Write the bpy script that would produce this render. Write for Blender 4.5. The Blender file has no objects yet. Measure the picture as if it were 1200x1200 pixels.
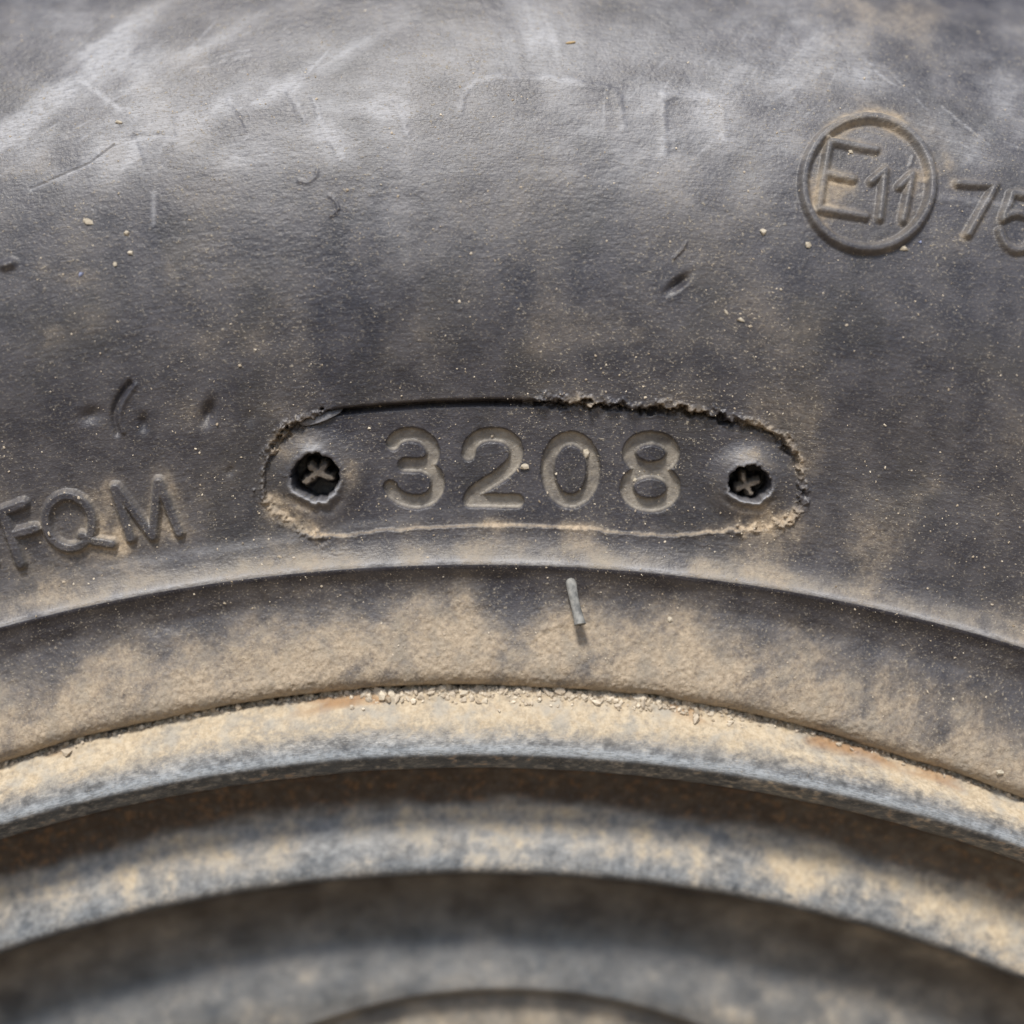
import bpy, math, random
import numpy as np

# ------------------------------------------------------------------ camera, sky, sun, exposure
MM = 0.001
WHEEL_Z = 308.0            # wheel centre above the ground (mm)
CAM_X, CAM_H, CAM_D = 4.2, 222.0, 170.0     # camera: right of the axle, above it, in front of the code plate (mm)
FPX = 1700.0               # focal length in photograph pixels (1200 wide)

scene = bpy.context.scene
C = scene.collection
cam_d = bpy.data.cameras.new("camera")
cam = bpy.data.objects.new("camera", cam_d)
C.objects.link(cam)
cam.location = (CAM_X*MM, -CAM_D*MM, (WHEEL_Z+CAM_H)*MM)
cam.rotation_euler = (math.radians(90), 0, 0)
cam_d.sensor_width = 36.0
cam_d.lens = 36.0*FPX/1200.0
cam_d.clip_start = 0.005
cam_d.clip_end = 500.0
cam_d.dof.use_dof = True
cam_d.dof.focus_distance = (CAM_D-0.9)*MM
cam_d.dof.aperture_fstop = 4.3
scene.camera = cam

SUN_EL, SUN_AZ = 52.0, -12.0          # above the horizon; degrees to the left of straight-in-front of the tyre face
world = bpy.data.worlds.new("World")
scene.world = world
world.use_nodes = True
wn = world.node_tree
bg = wn.nodes["Background"]
sky = wn.nodes.new("ShaderNodeTexSky")
sky.sky_type = 'NISHITA'
sky.sun_disc = False
sky.sun_elevation = math.radians(SUN_EL)
sky.sun_rotation = math.radians(180-SUN_AZ)
sky.air_density = 1.0
sky.dust_density = 1.2
sky.ozone_density = 1.2
wn.links.new(sky.outputs[0], bg.inputs[0])
bg.inputs[1].default_value = 0.06

sun_d = bpy.data.lights.new("sun", 'SUN')
sun_d.energy = 2.0
sun_d.angle = math.radians(11)
sun_d.color = (1.0, 0.95, 0.87)
sun = bpy.data.objects.new("sun", sun_d)
C.objects.link(sun)
sun.location = (0, -1, 2)
# lamp shines along local -Z: tip it from straight down towards +Y (onto the face that looks along -Y)
sun.rotation_euler = (math.radians(90-SUN_EL), 0, math.radians(SUN_AZ))

scene.view_settings.view_transform = 'Standard'
scene.view_settings.look = 'None'
scene.view_settings.gamma = 1.0
scene.view_settings.exposure = 1.05
scene.view_settings.use_curve_mapping = False
scene.cycles.use_denoising = True
scene.cycles.max_bounces = 6
scene.cycles.diffuse_bounces = 4

rng = np.random.default_rng(7)

# ------------------------------------------------------------------ small numpy helpers
def sstep(a, b, x):
    t = np.clip((x-a)/(b-a), 0, 1)
    return t*t*(3-2*t)

def _hash(ix, iy, seed):
    h = (ix.astype(np.int64)*374761393 + iy.astype(np.int64)*668265263 + seed*1442695041) & 0xFFFFFFFF
    h = ((h ^ (h >> 13))*1274126177) & 0xFFFFFFFF
    h = h ^ (h >> 16)
    return (h & 0xFFFF)/32767.5 - 1.0

def vnoise(x, y, seed=0):
    x0 = np.floor(x); y0 = np.floor(y)
    fx = x-x0; fy = y-y0
    fx = fx*fx*fx*(fx*(fx*6-15)+10); fy = fy*fy*fy*(fy*(fy*6-15)+10)
    a = _hash(x0, y0, seed); b = _hash(x0+1, y0, seed)
    c = _hash(x0, y0+1, seed); d = _hash(x0+1, y0+1, seed)
    return (a*(1-fx)+b*fx)*(1-fy) + (c*(1-fx)+d*fx)*fy

def fbm(x, y, seed=0, octv=4, gain=0.5):
    v = 0; amp = 1.0; tot = 0
    for k in range(octv):
        v = v + amp*vnoise(x*(2**k)+17.3*k, y*(2**k)-9.1*k, seed+k*31)
        tot += amp; amp *= gain
    return v/tot

def seg_d(px, py, a, b):
    ax, ay = a; bx, by = b
    dx, dy = bx-ax, by-ay
    L = dx*dx+dy*dy
    t = np.clip(((px-ax)*dx+(py-ay)*dy)/max(L, 1e-9), 0, 1)
    return np.hypot(px-ax-t*dx, py-ay-t*dy)

def line_d(px, py, pts, pad=60):
    """distance to a polyline, far = 1e3"""
    P = np.array(pts, float)
    out = np.full(px.shape, 1e3)
    m = (px > P[:, 0].min()-pad) & (px < P[:, 0].max()+pad) & (py > P[:, 1].min()-pad) & (py < P[:, 1].max()+pad)
    if not m.any():
        return out
    x, y = px[m], py[m]
    d = np.full(x.shape, 1e3)
    for i in range(len(P)-1):
        d = np.minimum(d, seg_d(x, y, P[i], P[i+1]))
    out[m] = d
    return out

def spline(pts, n=8, closed=False):
    P = np.array(pts, float)
    if closed:
        Q = np.vstack([P[-1], P, P[0], P[1]])
    else:
        Q = np.vstack([2*P[0]-P[1], P, 2*P[-1]-P[-2]])
    out = []
    for i in range(1, len(Q)-2):
        p0, p1, p2, p3 = Q[i-1], Q[i], Q[i+1], Q[i+2]
        for t in np.linspace(0, 1, n, endpoint=False):
            out.append(0.5*((2*p1)+(-p0+p2)*t+(2*p0-5*p1+4*p2-p3)*t*t+(-p0+3*p1-3*p2+p3)*t**3))
    if not closed:
        out.append(P[-1])
    else:
        out.append(out[0])
    return np.array(out)

def ell(cx, cy, rx, ry, rot=0, n=40):
    a = np.linspace(0, 2*math.pi, n+1)
    c, s = math.cos(math.radians(rot)), math.sin(math.radians(rot))
    x, y = rx*np.cos(a), ry*np.sin(a)
    return np.stack([cx+c*x-s*y, cy+s*x+c*y], 1)

def poly_sd(px, py, poly, pad=80):
    """signed distance to a closed polygon, negative inside"""
    d = line_d(px, py, poly, pad)
    m = d < 900
    x, y = px[m], py[m]
    ins = np.zeros(x.shape, bool)
    P = np.array(poly)
    for i in range(len(P)-1):
        (x1, y1), (x2, y2) = P[i], P[i+1]
        if y1 == y2:
            continue
        ins ^= ((y1 > y) != (y2 > y)) & (x < (x2-x1)*(y-y1)/(y2-y1)+x1)
    s = d.copy()
    dm = d[m]; dm[ins] *= -1; s[m] = dm
    return s

def blob(px, py, cx, cy, rx, ry, rot=0):
    c, s = math.cos(math.radians(rot)), math.sin(math.radians(rot))
    x, y = px-cx, py-cy
    u = (c*x+s*y)/rx; v = (-s*x+c*y)/ry
    return np.exp(-(u*u+v*v))

# ------------------------------------------------------------------ profiles (r, d): radius from the axle, d towards the viewer (mm)
def dense(pts, step=0.02):
    P = spline(pts, 60)
    L = np.concatenate([[0], np.cumsum(np.hypot(*np.diff(P, axis=0).T))])
    s = np.arange(0, L[-1], step)
    return s, np.stack([np.interp(s, L, P[:, 0]), np.interp(s, L, P[:, 1])], 1)

TYRE = [(305, -30), (302.2, -22), (297, -15), (290, -8.6), (280, -3.0), (270, 0.8), (260, 3.0), (250, 3.7), (242, 3.1),
        (234, 1.5), (227, 0.0), (222, -0.75), (219.2, -0.85), (217.2, -0.45), (216.3, -0.02), (215.9, 0.0), (215.5, -0.15), (215.0, -0.55),
        (214.2, -1.05), (213.0, -1.45), (211.5, -1.6), (208, -1.2), (205, -0.7), (203.2, -0.55), (202.2, -0.95), (201.6, -1.9), (201.4, -3.4), (201.5, -5.5)]
RIM = [(200.6, -6.5), (200.9, -4.4), (200.6, -2.6), (199.6, -1.4), (198, -0.4), (196.2, 0.35), (194.8, 0.85), (194.1, 0.97), (193.6, 0.85), (193.0, 0.3), (192.4, -0.5),
       (191.9, -1.3), (191.7, -2.0), (191.9, -2.8), (191.8, -4.6), (190.6, -6.4), (188.5, -7.5), (186.2, -7.8), (184.2, -7.4), (181.5, -6.3),
       (179.4, -5.6), (178.5, -5.75), (177.9, -6.6), (177.6, -9), (177.0, -12), (175, -14.4), (171.5, -15.7), (168, -15.7), (165, -14.7), (162.5, -13.8), (160.5, -13.4),
       (155, -13.0), (145, -12.6), (130, -12), (112, -11.5)]

def chart(x, r_cos, d):
    s = FPX/(CAM_D-d)
    return 600+s*(x-CAM_X), 600+s*(CAM_H-r_cos)

def rows_from(pts, spacing):
    s, P = dense(pts)
    _, y = chart(0, P[:, 0], P[:, 1])
    w = np.array([spacing(a, b) for a, b in zip(y[::10], P[::10, 0])])
    w = np.repeat(w, 10)[:len(s)]
    N = np.cumsum(0.02/w)
    n = int(N[-1])
    t = np.interp(np.linspace(N[0], N[-1], n), N, s)
    r = np.interp(t, s, P[:, 0]); d = np.interp(t, s, P[:, 1])
    g = np.gradient(P, s, axis=0)
    tr = np.interp(t, s, g[:, 0]); td = np.interp(t, s, g[:, 1])
    L = np.hypot(tr, td)
    nr, nd = td/L, -tr/L                       # outward normal (radially, towards viewer)
    return t, r, d, nr, nd

def cols_from(a0, a1, R, spacing):
    x = np.arange(a0*R, a1*R, 0.05)
    w = np.array([spacing(v) for v in x])
    N = np.cumsum(0.05/w)
    n = int(N[-1])
    t = np.interp(np.linspace(N[0], N[-1], n), N, x)
    t[0], t[-1] = a0*R, a1*R
    return t/R

class Patch:
    """fine sheet on a surface of revolution; height map added along the profile's normal"""
    def __init__(self, pts, rowsp, a0, a1, colR, colsp):
        self.t, self.r, self.d, self.nr, self.nd = rows_from(pts, rowsp)
        self.th = cols_from(a0, a1, colR, colsp)
        th = self.th[None, :]
        self.shape = (len(self.t), len(self.th))
        self.R = np.broadcast_to(self.r[:, None], self.shape)
        self.D = np.broadcast_to(self.d[:, None], self.shape)
        self.px, self.py = chart(self.R*np.sin(th), self.R*np.cos(th), self.D)
        _, y = chart(0, self.r, self.d)
        self.yy = np.broadcast_to(y[:, None], self.shape)
        self.arc = np.broadcast_to(th*colR, self.shape)
        self.S = np.broadcast_to(self.t[:, None], self.shape)
        self.h = np.zeros(self.shape)
        self.dr = np.zeros(self.shape)         # radial shift of the whole profile
    def finish(self):
        th = self.th[None, :]
        r = self.R+self.nr[:, None]*self.h+self.dr
        d = self.D+self.nd[:, None]*self.h
        co = np.stack([r*np.sin(th), -d, WHEEL_Z+r*np.cos(th)], -1)*MM
        self.co = co
        gu = np.gradient(co, axis=1); gv = np.gradient(co, axis=0)
        n = np.cross(gv, gu)
        n /= np.linalg.norm(n, axis=-1, keepdims=True)+1e-12
        # rows run from large radius to small, columns left to right: make the normal look at the viewer
        ref = np.stack([self.nr[:, None]*np.sin(th), np.broadcast_to(-self.nd[:, None], self.shape), self.nr[:, None]*np.cos(th)], -1)
        flip = np.sign((n*ref).sum(-1).mean())
        self.n = n*(flip if flip else 1)
        self.flip = flip

def mesh_from(name, co, faces, normals=None, attrs=None):
    me = bpy.data.meshes.new(name)
    nv, nf = len(co), len(faces)
    k = faces.shape[1]
    me.vertices.add(nv)
    me.vertices.foreach_set("co", np.ascontiguousarray(co, dtype=np.float32).ravel())
    me.loops.add(nf*k)
    me.loops.foreach_set("vertex_index", np.ascontiguousarray(faces, dtype=np.int32).ravel())
    me.polygons.add(nf)
    me.polygons.foreach_set("loop_start", np.arange(0, nf*k, k, dtype=np.int32))
    me.update(calc_edges=True)
    me.polygons.foreach_set("use_smooth", np.ones(nf, dtype=bool))
    for an, av in (attrs or {}).items():
        if av.ndim == 1:
            at = me.attributes.new(an, 'FLOAT', 'POINT')
            at.data.foreach_set("value", np.ascontiguousarray(av, dtype=np.float32))
        else:
            at = me.attributes.new(an, 'FLOAT_VECTOR', 'POINT')
            at.data.foreach_set("vector", np.ascontiguousarray(av, dtype=np.float32).ravel())
    if normals is not None:
        me.normals_split_custom_set_from_vertices(normals.tolist())
    me.validate()
    return me

def obj(name, me, mat, parent=None):
    o = bpy.data.objects.new(name, me)
    C.objects.link(o)
    if mat:
        me.materials.append(mat)
    if parent:
        o.parent = parent
    return o

def empty(name, label, cat, loc=(0, 0, 0)):
    o = bpy.data.objects.new(name, None)
    o.empty_display_size = 0.02
    C.objects.link(o)
    o.location = loc
    o["label"] = label; o["category"] = cat
    return o

def cut(p, fid, ids, attrs):
    """pull the faces whose id is in ids out of a patch as a mesh of their own"""
    m = np.isin(fid, ids)
    i, j = np.nonzero(m)
    W = p.shape[1]
    a = i*W+j
    q = np.stack([a, a+1, a+1+W, a+W], 1)
    if p.flip < 0:
        q = q[:, ::-1]
    # quads must wind so that the geometric normal agrees with p.n
    used, inv = np.unique(q.ravel(), return_inverse=True)
    co = p.co.reshape(-1, 3)[used]
    nn = p.n.reshape(-1, 3)[used]
    f = inv.reshape(q.shape)
    e = np.cross(co[f[:200, 1]]-co[f[:200, 0]], co[f[:200, 2]]-co[f[:200, 0]])
    if (e*nn[f[:200, 0]]).sum() < 0:
        f = f[:, ::-1]
    at = {k: (v.reshape(-1, 3)[used] if v.ndim == 3 else v.ravel()[used]) for k, v in attrs.items()}
    return co, f, nn, at

# ------------------------------------------------------------------ materials
class N:
    def __init__(self, name):
        self.m = bpy.data.materials.new(name)
        self.m.use_nodes = True
        self.t = self.m.node_tree
        self.b = self.t.nodes["Principled BSDF"]
    def add(self, kind, **kw):
        n = self.t.nodes.new(kind)
        for k, v in kw.items():
            setattr(n, k, v)
        return n
    def link(self, a, b):
        self.t.links.new(a, b)
    def attr(self, name, vec=False):
        n = self.add("ShaderNodeAttribute", attribute_name=name)
        return n.outputs["Vector" if vec else "Fac"]
    def noise(self, vec, scale, detail=4, rough=0.55, sx=1, sy=1, off=0):
        mp = self.add("ShaderNodeMapping")
        mp.inputs["Scale"].default_value = (sx, sy, 1)
        mp.inputs["Location"].default_value = (off, off*0.7, off*0.3)
        self.link(vec, mp.inputs["Vector"])
        n = self.add("ShaderNodeTexNoise")
        n.inputs["Scale"].default_value = scale
        n.inputs["Detail"].default_value = detail
        n.inputs["Roughness"].default_value = rough
        self.link(mp.outputs[0], n.inputs["Vector"])
        return n.outputs["Fac"]
    def ramp(self, x, a, b, lo=0.0, hi=1.0):
        n = self.add("ShaderNodeMapRange", interpolation_type='SMOOTHSTEP')
        self.link(x, n.inputs["Value"])
        for k, v in (("From Min", a), ("From Max", b), ("To Min", lo), ("To Max", hi)):
            n.inputs[k].default_value = v
        return n.outputs["Result"]
    def math(self, op, a, b=None):
        n = self.add("ShaderNodeMath", operation=op)
        for k, v in enumerate((a, b)):
            if v is None:
                continue
            if isinstance(v, (int, float)):
                n.inputs[k].default_value = v
            else:
                self.link(v, n.inputs[k])
        n.use_clamp = False
        return n.outputs[0]
    def mix(self, f, a, b):
        n = self.add("ShaderNodeMix", data_type='RGBA')
        if isinstance(f, (int, float)):
            n.inputs[0].default_value = f
        else:
            self.link(f, n.inputs[0])
        for k, v in ((6, a), (7, b)):
            if isinstance(v, tuple):
                n.inputs[k].default_value = (*v, 1)
            else:
                self.link(v, n.inputs[k])
        return n.outputs[2]

def layered(name, base_a, base_b, dust_a, dust_b, scuff_sheen, third, rough=0.5, speck=1.0, spec=0.5, bump=0.05, film_c=(0.152, 0.136, 0.119), soft=0.2, powder_glint_c=(0.31, 0.28, 0.238), scuff_rough=0.0, fleck=0.5, dust_g=(0.27, 0.235, 0.19)):
    """base surface under thin layers whose masks are stored on the mesh: dust, scuff, third (dark tone: rust spots, dark streaks, painted shade)"""
    g = N(name)
    pol = g.attr("polar", True)
    n1 = g.noise(pol, 0.25, 3)
    n2 = g.noise(pol, 1.6, 4, 0.68, off=3)
    n3 = g.noise(pol, 3.2, 2, 0.5, off=9)
    n4 = g.noise(pol, 5.0, 3, 0.6, sx=0.25, sy=1.5, off=5)     # marks that run round the tyre
    base = g.mix(g.ramp(n1, 0.35, 0.65), base_a, base_b)
    base = g.mix(g.math('MULTIPLY', g.ramp(n4, 0.48, 0.72), 0.45), base, base_b)
    base = g.mix(g.math('MULTIPLY', g.ramp(n3, 0.5, 0.75), fleck), base, film_c)
    dustc = g.mix(g.ramp(n2, 0.3, 0.7), dust_a, dust_b)
    n6 = g.noise(pol, 0.32, 4, 0.6, off=33)
    dustc = g.mix(g.ramp(n6, 0.42, 0.68, 0.0, 0.75), dustc, dust_g)
    # third layer
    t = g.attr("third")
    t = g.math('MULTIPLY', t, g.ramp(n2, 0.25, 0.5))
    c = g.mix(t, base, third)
    s = g.attr("scuff_sheen")
    s = g.math('MULTIPLY', s, g.ramp(g.math('ADD', g.math('MULTIPLY', n4, 0.6), g.math('MULTIPLY', n2, 0.4)), 0.36, 0.60, 0.40, 1.0))
    c = g.mix(s, c, scuff_sheen)
    d = g.attr("dust")
    # a thin film first, then dust that breaks up into grains where it is thicker
    film = g.math('MULTIPLY', d, g.ramp(g.math('ADD', g.math('MULTIPLY', n2, 0.5), g.math('MULTIPLY', n1, 0.5)), 0.3, 0.7, 0.45, 0.85))
    c = g.mix(film, c, film_c)
    dn = g.math('ADD', g.math('MULTIPLY', n2, 0.45), g.math('MULTIPLY', n3, 0.55))
    e = g.math('SUBTRACT', dn, g.math('MULTIPLY', g.math('SUBTRACT', 1.0, d), 0.62))
    dm = g.ramp(e, 0.2-soft, 0.22+soft)
    dm = g.math('MULTIPLY', dm, g.ramp(d, 0.28, 0.85, 0.0, 1.0))
    c = g.mix(dm, c, dustc)
    pw = g.math('MULTIPLY', g.attr("powder"), g.ramp(n2, 0.25, 0.6, 0.65, 1.0))
    c = g.mix(pw, c, powder_glint_c)
    sp = g.attr("spk")
    n5 = g.noise(pol, 5.5, 1, 0.5, sx=0.6, off=21)
    spm = g.math('MAXIMUM', g.ramp(n3, 0.64, 0.74), g.math('MULTIPLY', g.ramp(n5, 0.64, 0.76), 0.8))
    spm = g.math('MULTIPLY', spm, g.math('MULTIPLY', sp, speck))
    c = g.mix(spm, c, (0.38, 0.335, 0.265))
    g.link(c, g.b.inputs["Base Color"])
    r = g.math('ADD', rough, g.math('MULTIPLY', g.math('MAXIMUM', dm, spm), 0.9-rough))
    r = g.math('ADD', r, g.math('MULTIPLY', s, scuff_rough))
    r = g.math('ADD', r, g.math('MULTIPLY', g.math('SUBTRACT', n2, 0.5), 0.25))
    g.link(r, g.b.inputs["Roughness"])
    g.b.inputs["Specular IOR Level"].default_value = spec
    bp = g.add("ShaderNodeBump")
    bp.inputs["Strength"].default_value = 0.8
    bp.inputs["Distance"].default_value = bump*MM
    hh = g.math('ADD', g.math('MULTIPLY', n3, 0.7), g.math('MULTIPLY', n2, 0.7))
    hh = g.math('ADD', hh, g.math('MULTIPLY', n4, 0.5))
    hh = g.math('ADD', hh, g.math('MULTIPLY', spm, 0.6))
    g.link(hh, bp.inputs["Height"])
    g.link(bp.outputs[0], g.b.inputs["Normal"])
    return g.m

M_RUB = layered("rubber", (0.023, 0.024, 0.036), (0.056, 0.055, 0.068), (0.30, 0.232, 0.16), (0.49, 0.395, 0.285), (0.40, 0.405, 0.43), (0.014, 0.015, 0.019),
                rough=0.42, speck=1.0, bump=0.10, soft=0.36, scuff_rough=0.12)
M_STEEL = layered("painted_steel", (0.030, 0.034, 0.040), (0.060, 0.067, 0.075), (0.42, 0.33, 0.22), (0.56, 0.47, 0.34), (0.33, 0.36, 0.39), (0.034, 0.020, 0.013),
                  rough=0.36, speck=0.5, bump=0.035, film_c=(0.29, 0.25, 0.195), soft=0.32, fleck=0.12, dust_g=(0.36, 0.34, 0.30), powder_glint_c=(0.30, 0.155, 0.06))

def grain_mat():
    g = N("grit")
    t = g.attr("tint")
    n = g.add("ShaderNodeValToRGB")
    e = n.color_ramp.elements
    e[0].position = 0; e[0].color = (0.30, 0.235, 0.165, 1)
    e[1].position = 1; e[1].color = (0.66, 0.58, 0.46, 1)
    for pos, col in ((0.35, (0.42, 0.35, 0.26, 1)), (0.6, (0.50, 0.43, 0.34, 1)), (0.8, (0.52, 0.44, 0.34, 1))):
        k = e.new(pos); k.color = col
    g.link(t, n.inputs[0])
    g.link(n.outputs[0], g.b.inputs["Base Color"])
    g.b.inputs["Roughness"].default_value = 0.8
    return g.m
M_GRAIN = grain_mat()

def plain(name, a, b, rough=0.8, scale=900):
    g = N(name)
    tc = g.add("ShaderNodeTexCoord").outputs["Object"]
    n = g.noise(tc, scale, 4)
    g.link(g.mix(g.ramp(n, 0.3, 0.7), a, b), g.b.inputs["Base Color"])
    g.b.inputs["Roughness"].default_value = rough
    return g.m

# ------------------------------------------------------------------ ground the wheel stands on
gm = plain("dry_earth", (0.20, 0.145, 0.09), (0.32, 0.24, 0.155), 0.95, 6)
gv = np.array([(-60, -60, 0), (60, -60, 0), (60, 60, 0), (-60, 60, 0)], float)
ground = obj("ground", mesh_from("ground", gv, np.array([[0, 1, 2, 3]])), gm)
ground["kind"] = "structure"

# ------------------------------------------------------------------ tyre: fine sheet of the face in view
A0, A1 = math.radians(-21), math.radians(24)
def trow(y, r):
    if y < -30: return 0.5
    if y < 90: return 0.2
    if y < 440: return 0.16
    if y < 650: return 0.105
    if y < 830: return 0.13
    return 0.3
def tcol(x):
    px = 600+10*(x-CAM_X)
    if 290 < px < 960: return 0.11
    if -40 < px < 1240: return 0.15
    return 0.45
T = Patch(TYRE, trow, A0, A1, 227.0, tcol)
px, py, yy, arc, S = T.px, T.py, T.yy, T.arc, T.S
h = T.h
wall = T.R > 215.9                   # sidewall above the ridge
bead = T.R < 215.3
bfade = sstep(215.3, 213.6, T.R)      # relief of the bead starts below the ridge

# jitter used for ragged rubber edges
jx = fbm(px/9.0, py/9.0, 3, 3); jy = fbm(px/9.0+50, py/9.0, 4, 3)
jf = fbm(px/3.5, py/3.5, 5, 2)

PLATE = spline([(385, 483), (450, 476), (530, 471), (610, 470.5), (700, 475), (780, 480.5), (835, 488), (880, 498), (915, 514), (934, 543), (939, 575), (930, 600), (908, 615), (878, 621),
                (846, 622), (800, 627), (765, 627), (690, 620), (610, 616), (530, 617), (450, 622), (382, 628), (345, 614), (322, 596), (311, 575), (309, 555), (316, 533), (330, 512), (352, 497)], 6, True)
near = (px > 240) & (px < 1010) & (py > 410) & (py < 690)
sd = np.full(px.shape, 1e3)
rag = sstep(612, 640, px)*sstep(520, 500, py) + sstep(395, 370, px) + sstep(840, 880, px) + 0.25*sstep(600, 620, py)
rag = np.clip(rag, 0.06, 1)
qx, qy = px+rag*(7*jx+2.5*jf), py+rag*(8*jy+2.5*jf)
sd[near] = poly_sd(qx[near], qy[near], PLATE)
inside = sstep(1.8, -1.8, sd)
top_side = sstep(560, 500, py)
h += -inside*(0.46+0.2*top_side)
# crack that runs along the upper edge, open and clean on the left, torn on the right
crack = np.exp(-((sd+1.8)/3.1)**2)*top_side*sstep(300, 330, px)*sstep(945, 930, px)
brk = 0.55+0.75*sstep(-0.15, 0.25, fbm(px/14., py/30., 8, 2))
crack_amp = np.where((px > 385) & (px < 612), 1.5, 1.2*brk)
h += -crack*crack_amp
# torn bits of rubber standing proud on the outer side of the ragged edge
lip = np.exp(-((sd-4.5)/4.0)**2)*np.clip(rag-0.1, 0, 1)
h += lip*(0.18+0.5*np.clip(fbm(px/7., py/7., 12, 2), -0.3, 1))
# lower edge: a thin fin of flash
h += np.exp(-((sd-1.5)/2.2)**2)*sstep(600, 615, py)*0.08

# domes with a screw hole at both ends
holes = [(370, 559, 27.5, 26.5, 66), (878, 566, 24.0, 21.0, 64)]
hole_sd = []
for k, (cx, cy, rx, ry, rd) in enumerate(holes):
    ang = np.arctan2(py-cy, px-cx)
    rho = np.hypot((px-cx)/rx, (py-cy)/ry)
    rim_j = 1+0.055*vnoise(ang*2.6+10*k, ang*0+3, 21)+0.05*vnoise(ang*7, ang*0+k, 23)
    q = rho/rim_j
    dome = sstep(rd/26.0, 1.12, rho)
    h += dome*(0.62 if k == 0 else 0.74)*inside
    # rolled lip, thickest below
    low = 0.35+0.65*sstep(-0.2, 0.9, np.sin(ang))
    h += 0.42*np.exp(-((q-1.13)/0.12)**2)*low
    h -= 0.22*np.exp(-((q-1.5)/0.2)**2)*sstep(0.2, 0.9, np.sin(ang))
    well = sstep(1.02, 0.93, q)
    floor = -4.2*np.ones_like(h)
    if k == 0:
        dcr = np.minimum.reduce([line_d(px, py, [(357, 566), (371, 556), (379, 547)]), line_d(px, py, [(363, 549), (372, 557), (387, 562)])])
        floor = floor+3.1*sstep(9.0, 2.5, dcr+2.0*jf)
    else:
        dcr = np.minimum(line_d(px, py, [(866, 575), (876, 571), (889, 567)]), line_d(px, py, [(872, 560), (876, 571), (881, 580)]))
        floor = floor+3.0*sstep(9.0, 2.0, dcr+2.0*jf)
    h[:] = h*(1-well)+well*floor
    hole_sd.append(q)

# figures pressed into the plate
DIG = {
 '3': [spline([(460, 521), (466, 514), (480, 510.5), (494, 513.5), (503.5, 522), (507, 533), (503, 542), (494, 546), (474, 546)], 5),
       spline([(494, 546), (505, 552), (512, 562), (511.5, 575), (503, 585), (488, 589), (472, 586), (461, 579), (457, 572)], 5)],
 '2': [np.vstack([spline([(549, 533), (552, 522), (562, 513.5), (577, 510.5), (592, 513.5), (602.5, 522), (605, 534), (600, 546), (588, 557), (572, 567), (556, 578), (551, 587)], 5), [(606, 588)]])],
 '0': [ell(669, 551.5, 27, 36.5, 0)],
 '8': [ell(763.5, 532.5, 25.5, 17.8, 0), ell(762.5, 573, 27.5, 20, 0)],
}
dig_d = {}
for k, lines in DIG.items():
    dd = np.minimum.reduce([line_d(px, py, l) for l in lines])
    dig_d[k] = dd
    h += -0.76*sstep(9.5, 5.8, dd+0.7*jf)

# letters and marks standing proud of the wall
RAISED = {
 'F': ([[(4, 600), (25, 660)], [(-2, 601), (28, 590)], [(12, 627), (42, 619)]], 5.8, 0.78),
 'Q': ([ell(82, 611, 27, 31, -14), [(97, 627), (112, 634), (132, 637)]], 5.3, 0.75),
 'M': ([[(135, 571), (154, 630)], [(137, 571), (180, 628)], [(180, 628), (186, 564)], [(187, 564), (211, 624)]], 5.3, 0.75),
 'ring': ([ell(1016.5, 215.5, 75.0, 76.5, 0, 72)], 4.6, 0.8),
 'E': ([[(972, 166), (959, 245)], [(972, 166), (1026, 176)], [(966, 204), (999, 210)], [(959, 245), (1014, 254)]], 3.9, 0.6),
 '1a': ([[(1021, 213), (1037, 200), (1031, 256)]], 3.7, 0.56),
 '1b': ([[(1054, 219), (1069, 205), (1058, 258)]], 3.7, 0.56),
 '7': ([[(1122, 216), (1166, 218), (1134, 275)]], 4.0, 0.62),
 '5': ([[(1212, 231), (1185, 228), (1175, 257)], spline([(1175, 257), (1185, 252), (1198, 253), (1209, 262), (1211, 277), (1203, 290), (1190, 294), (1178, 287), (1171, 272)], 5)], 4.0, 0.62),
 'before F': ([[(-40, 668), (-24, 612)], [(-40, 668), (-6, 660)]], 4.6, 0.5),
}
rz_d = {}
for k, (lines, w, hh) in RAISED.items():
    dd = np.minimum.reduce([line_d(px, py, l) for l in lines])
    rz_d[k] = (dd, w)
    h += hh*sstep(w+3.4, w-2.4, dd+0.5*jf)
ring_in = sstep(73, 70, np.hypot(px-1016.5, (py-215.5)*0.98))
h += -0.10*ring_in
h += 0.12*sstep(3.0, 0.5, line_d(px, py, [(1070, 183), (1067, 194)]))

# cuts, nicks and dents
def nick(pts, w, amp):
    global h
    h += amp*np.exp(-(line_d(px, py, pts)/w)**2)
def dent(cx, cy, rx, ry, rot, amp, rim=0.25):
    global h
    b = blob(px, py, cx, cy, rx, ry, rot)
    b2 = blob(px, py, cx, cy, rx*1.7, ry*1.7, rot)
    h += amp*b + (-amp)*rim*(b2-b)
dent(795, 332, 16, 5.5, -38, -0.75, 0.35)
dent(106, 487, 13, 9, -20, -0.5)
nick(spline([(152, 450), (140, 466), (133, 485), (137, 507)], 5), 3.6, -0.5)
nick(spline([(158, 452), (147, 468), (141, 487), (144, 505)], 5), 3.6, 0.25)
dent(168, 496, 6, 10, 0, -0.5)
dent(244, 484, 8, 15, 18, -0.85, 0.35)
dent(293, 489, 6, 9, 10, -0.2)
dent(270, 552, 5, 7, 30, -0.22)
nick(spline([(350, 212), (360, 214), (370, 207), (372, 198)], 4), 2.0, 0.13)
nick(spline([(386, 230), (393, 236), (396, 245), (388, 253)], 4), 2.0, 0.13)
nick([(36, 222), (70, 207), (105, 192), (133, 171)], 1.4, -0.18)
nick([(38, 220), (70, 205), (105, 190), (133, 169)], 1.6, 0.12)
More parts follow.
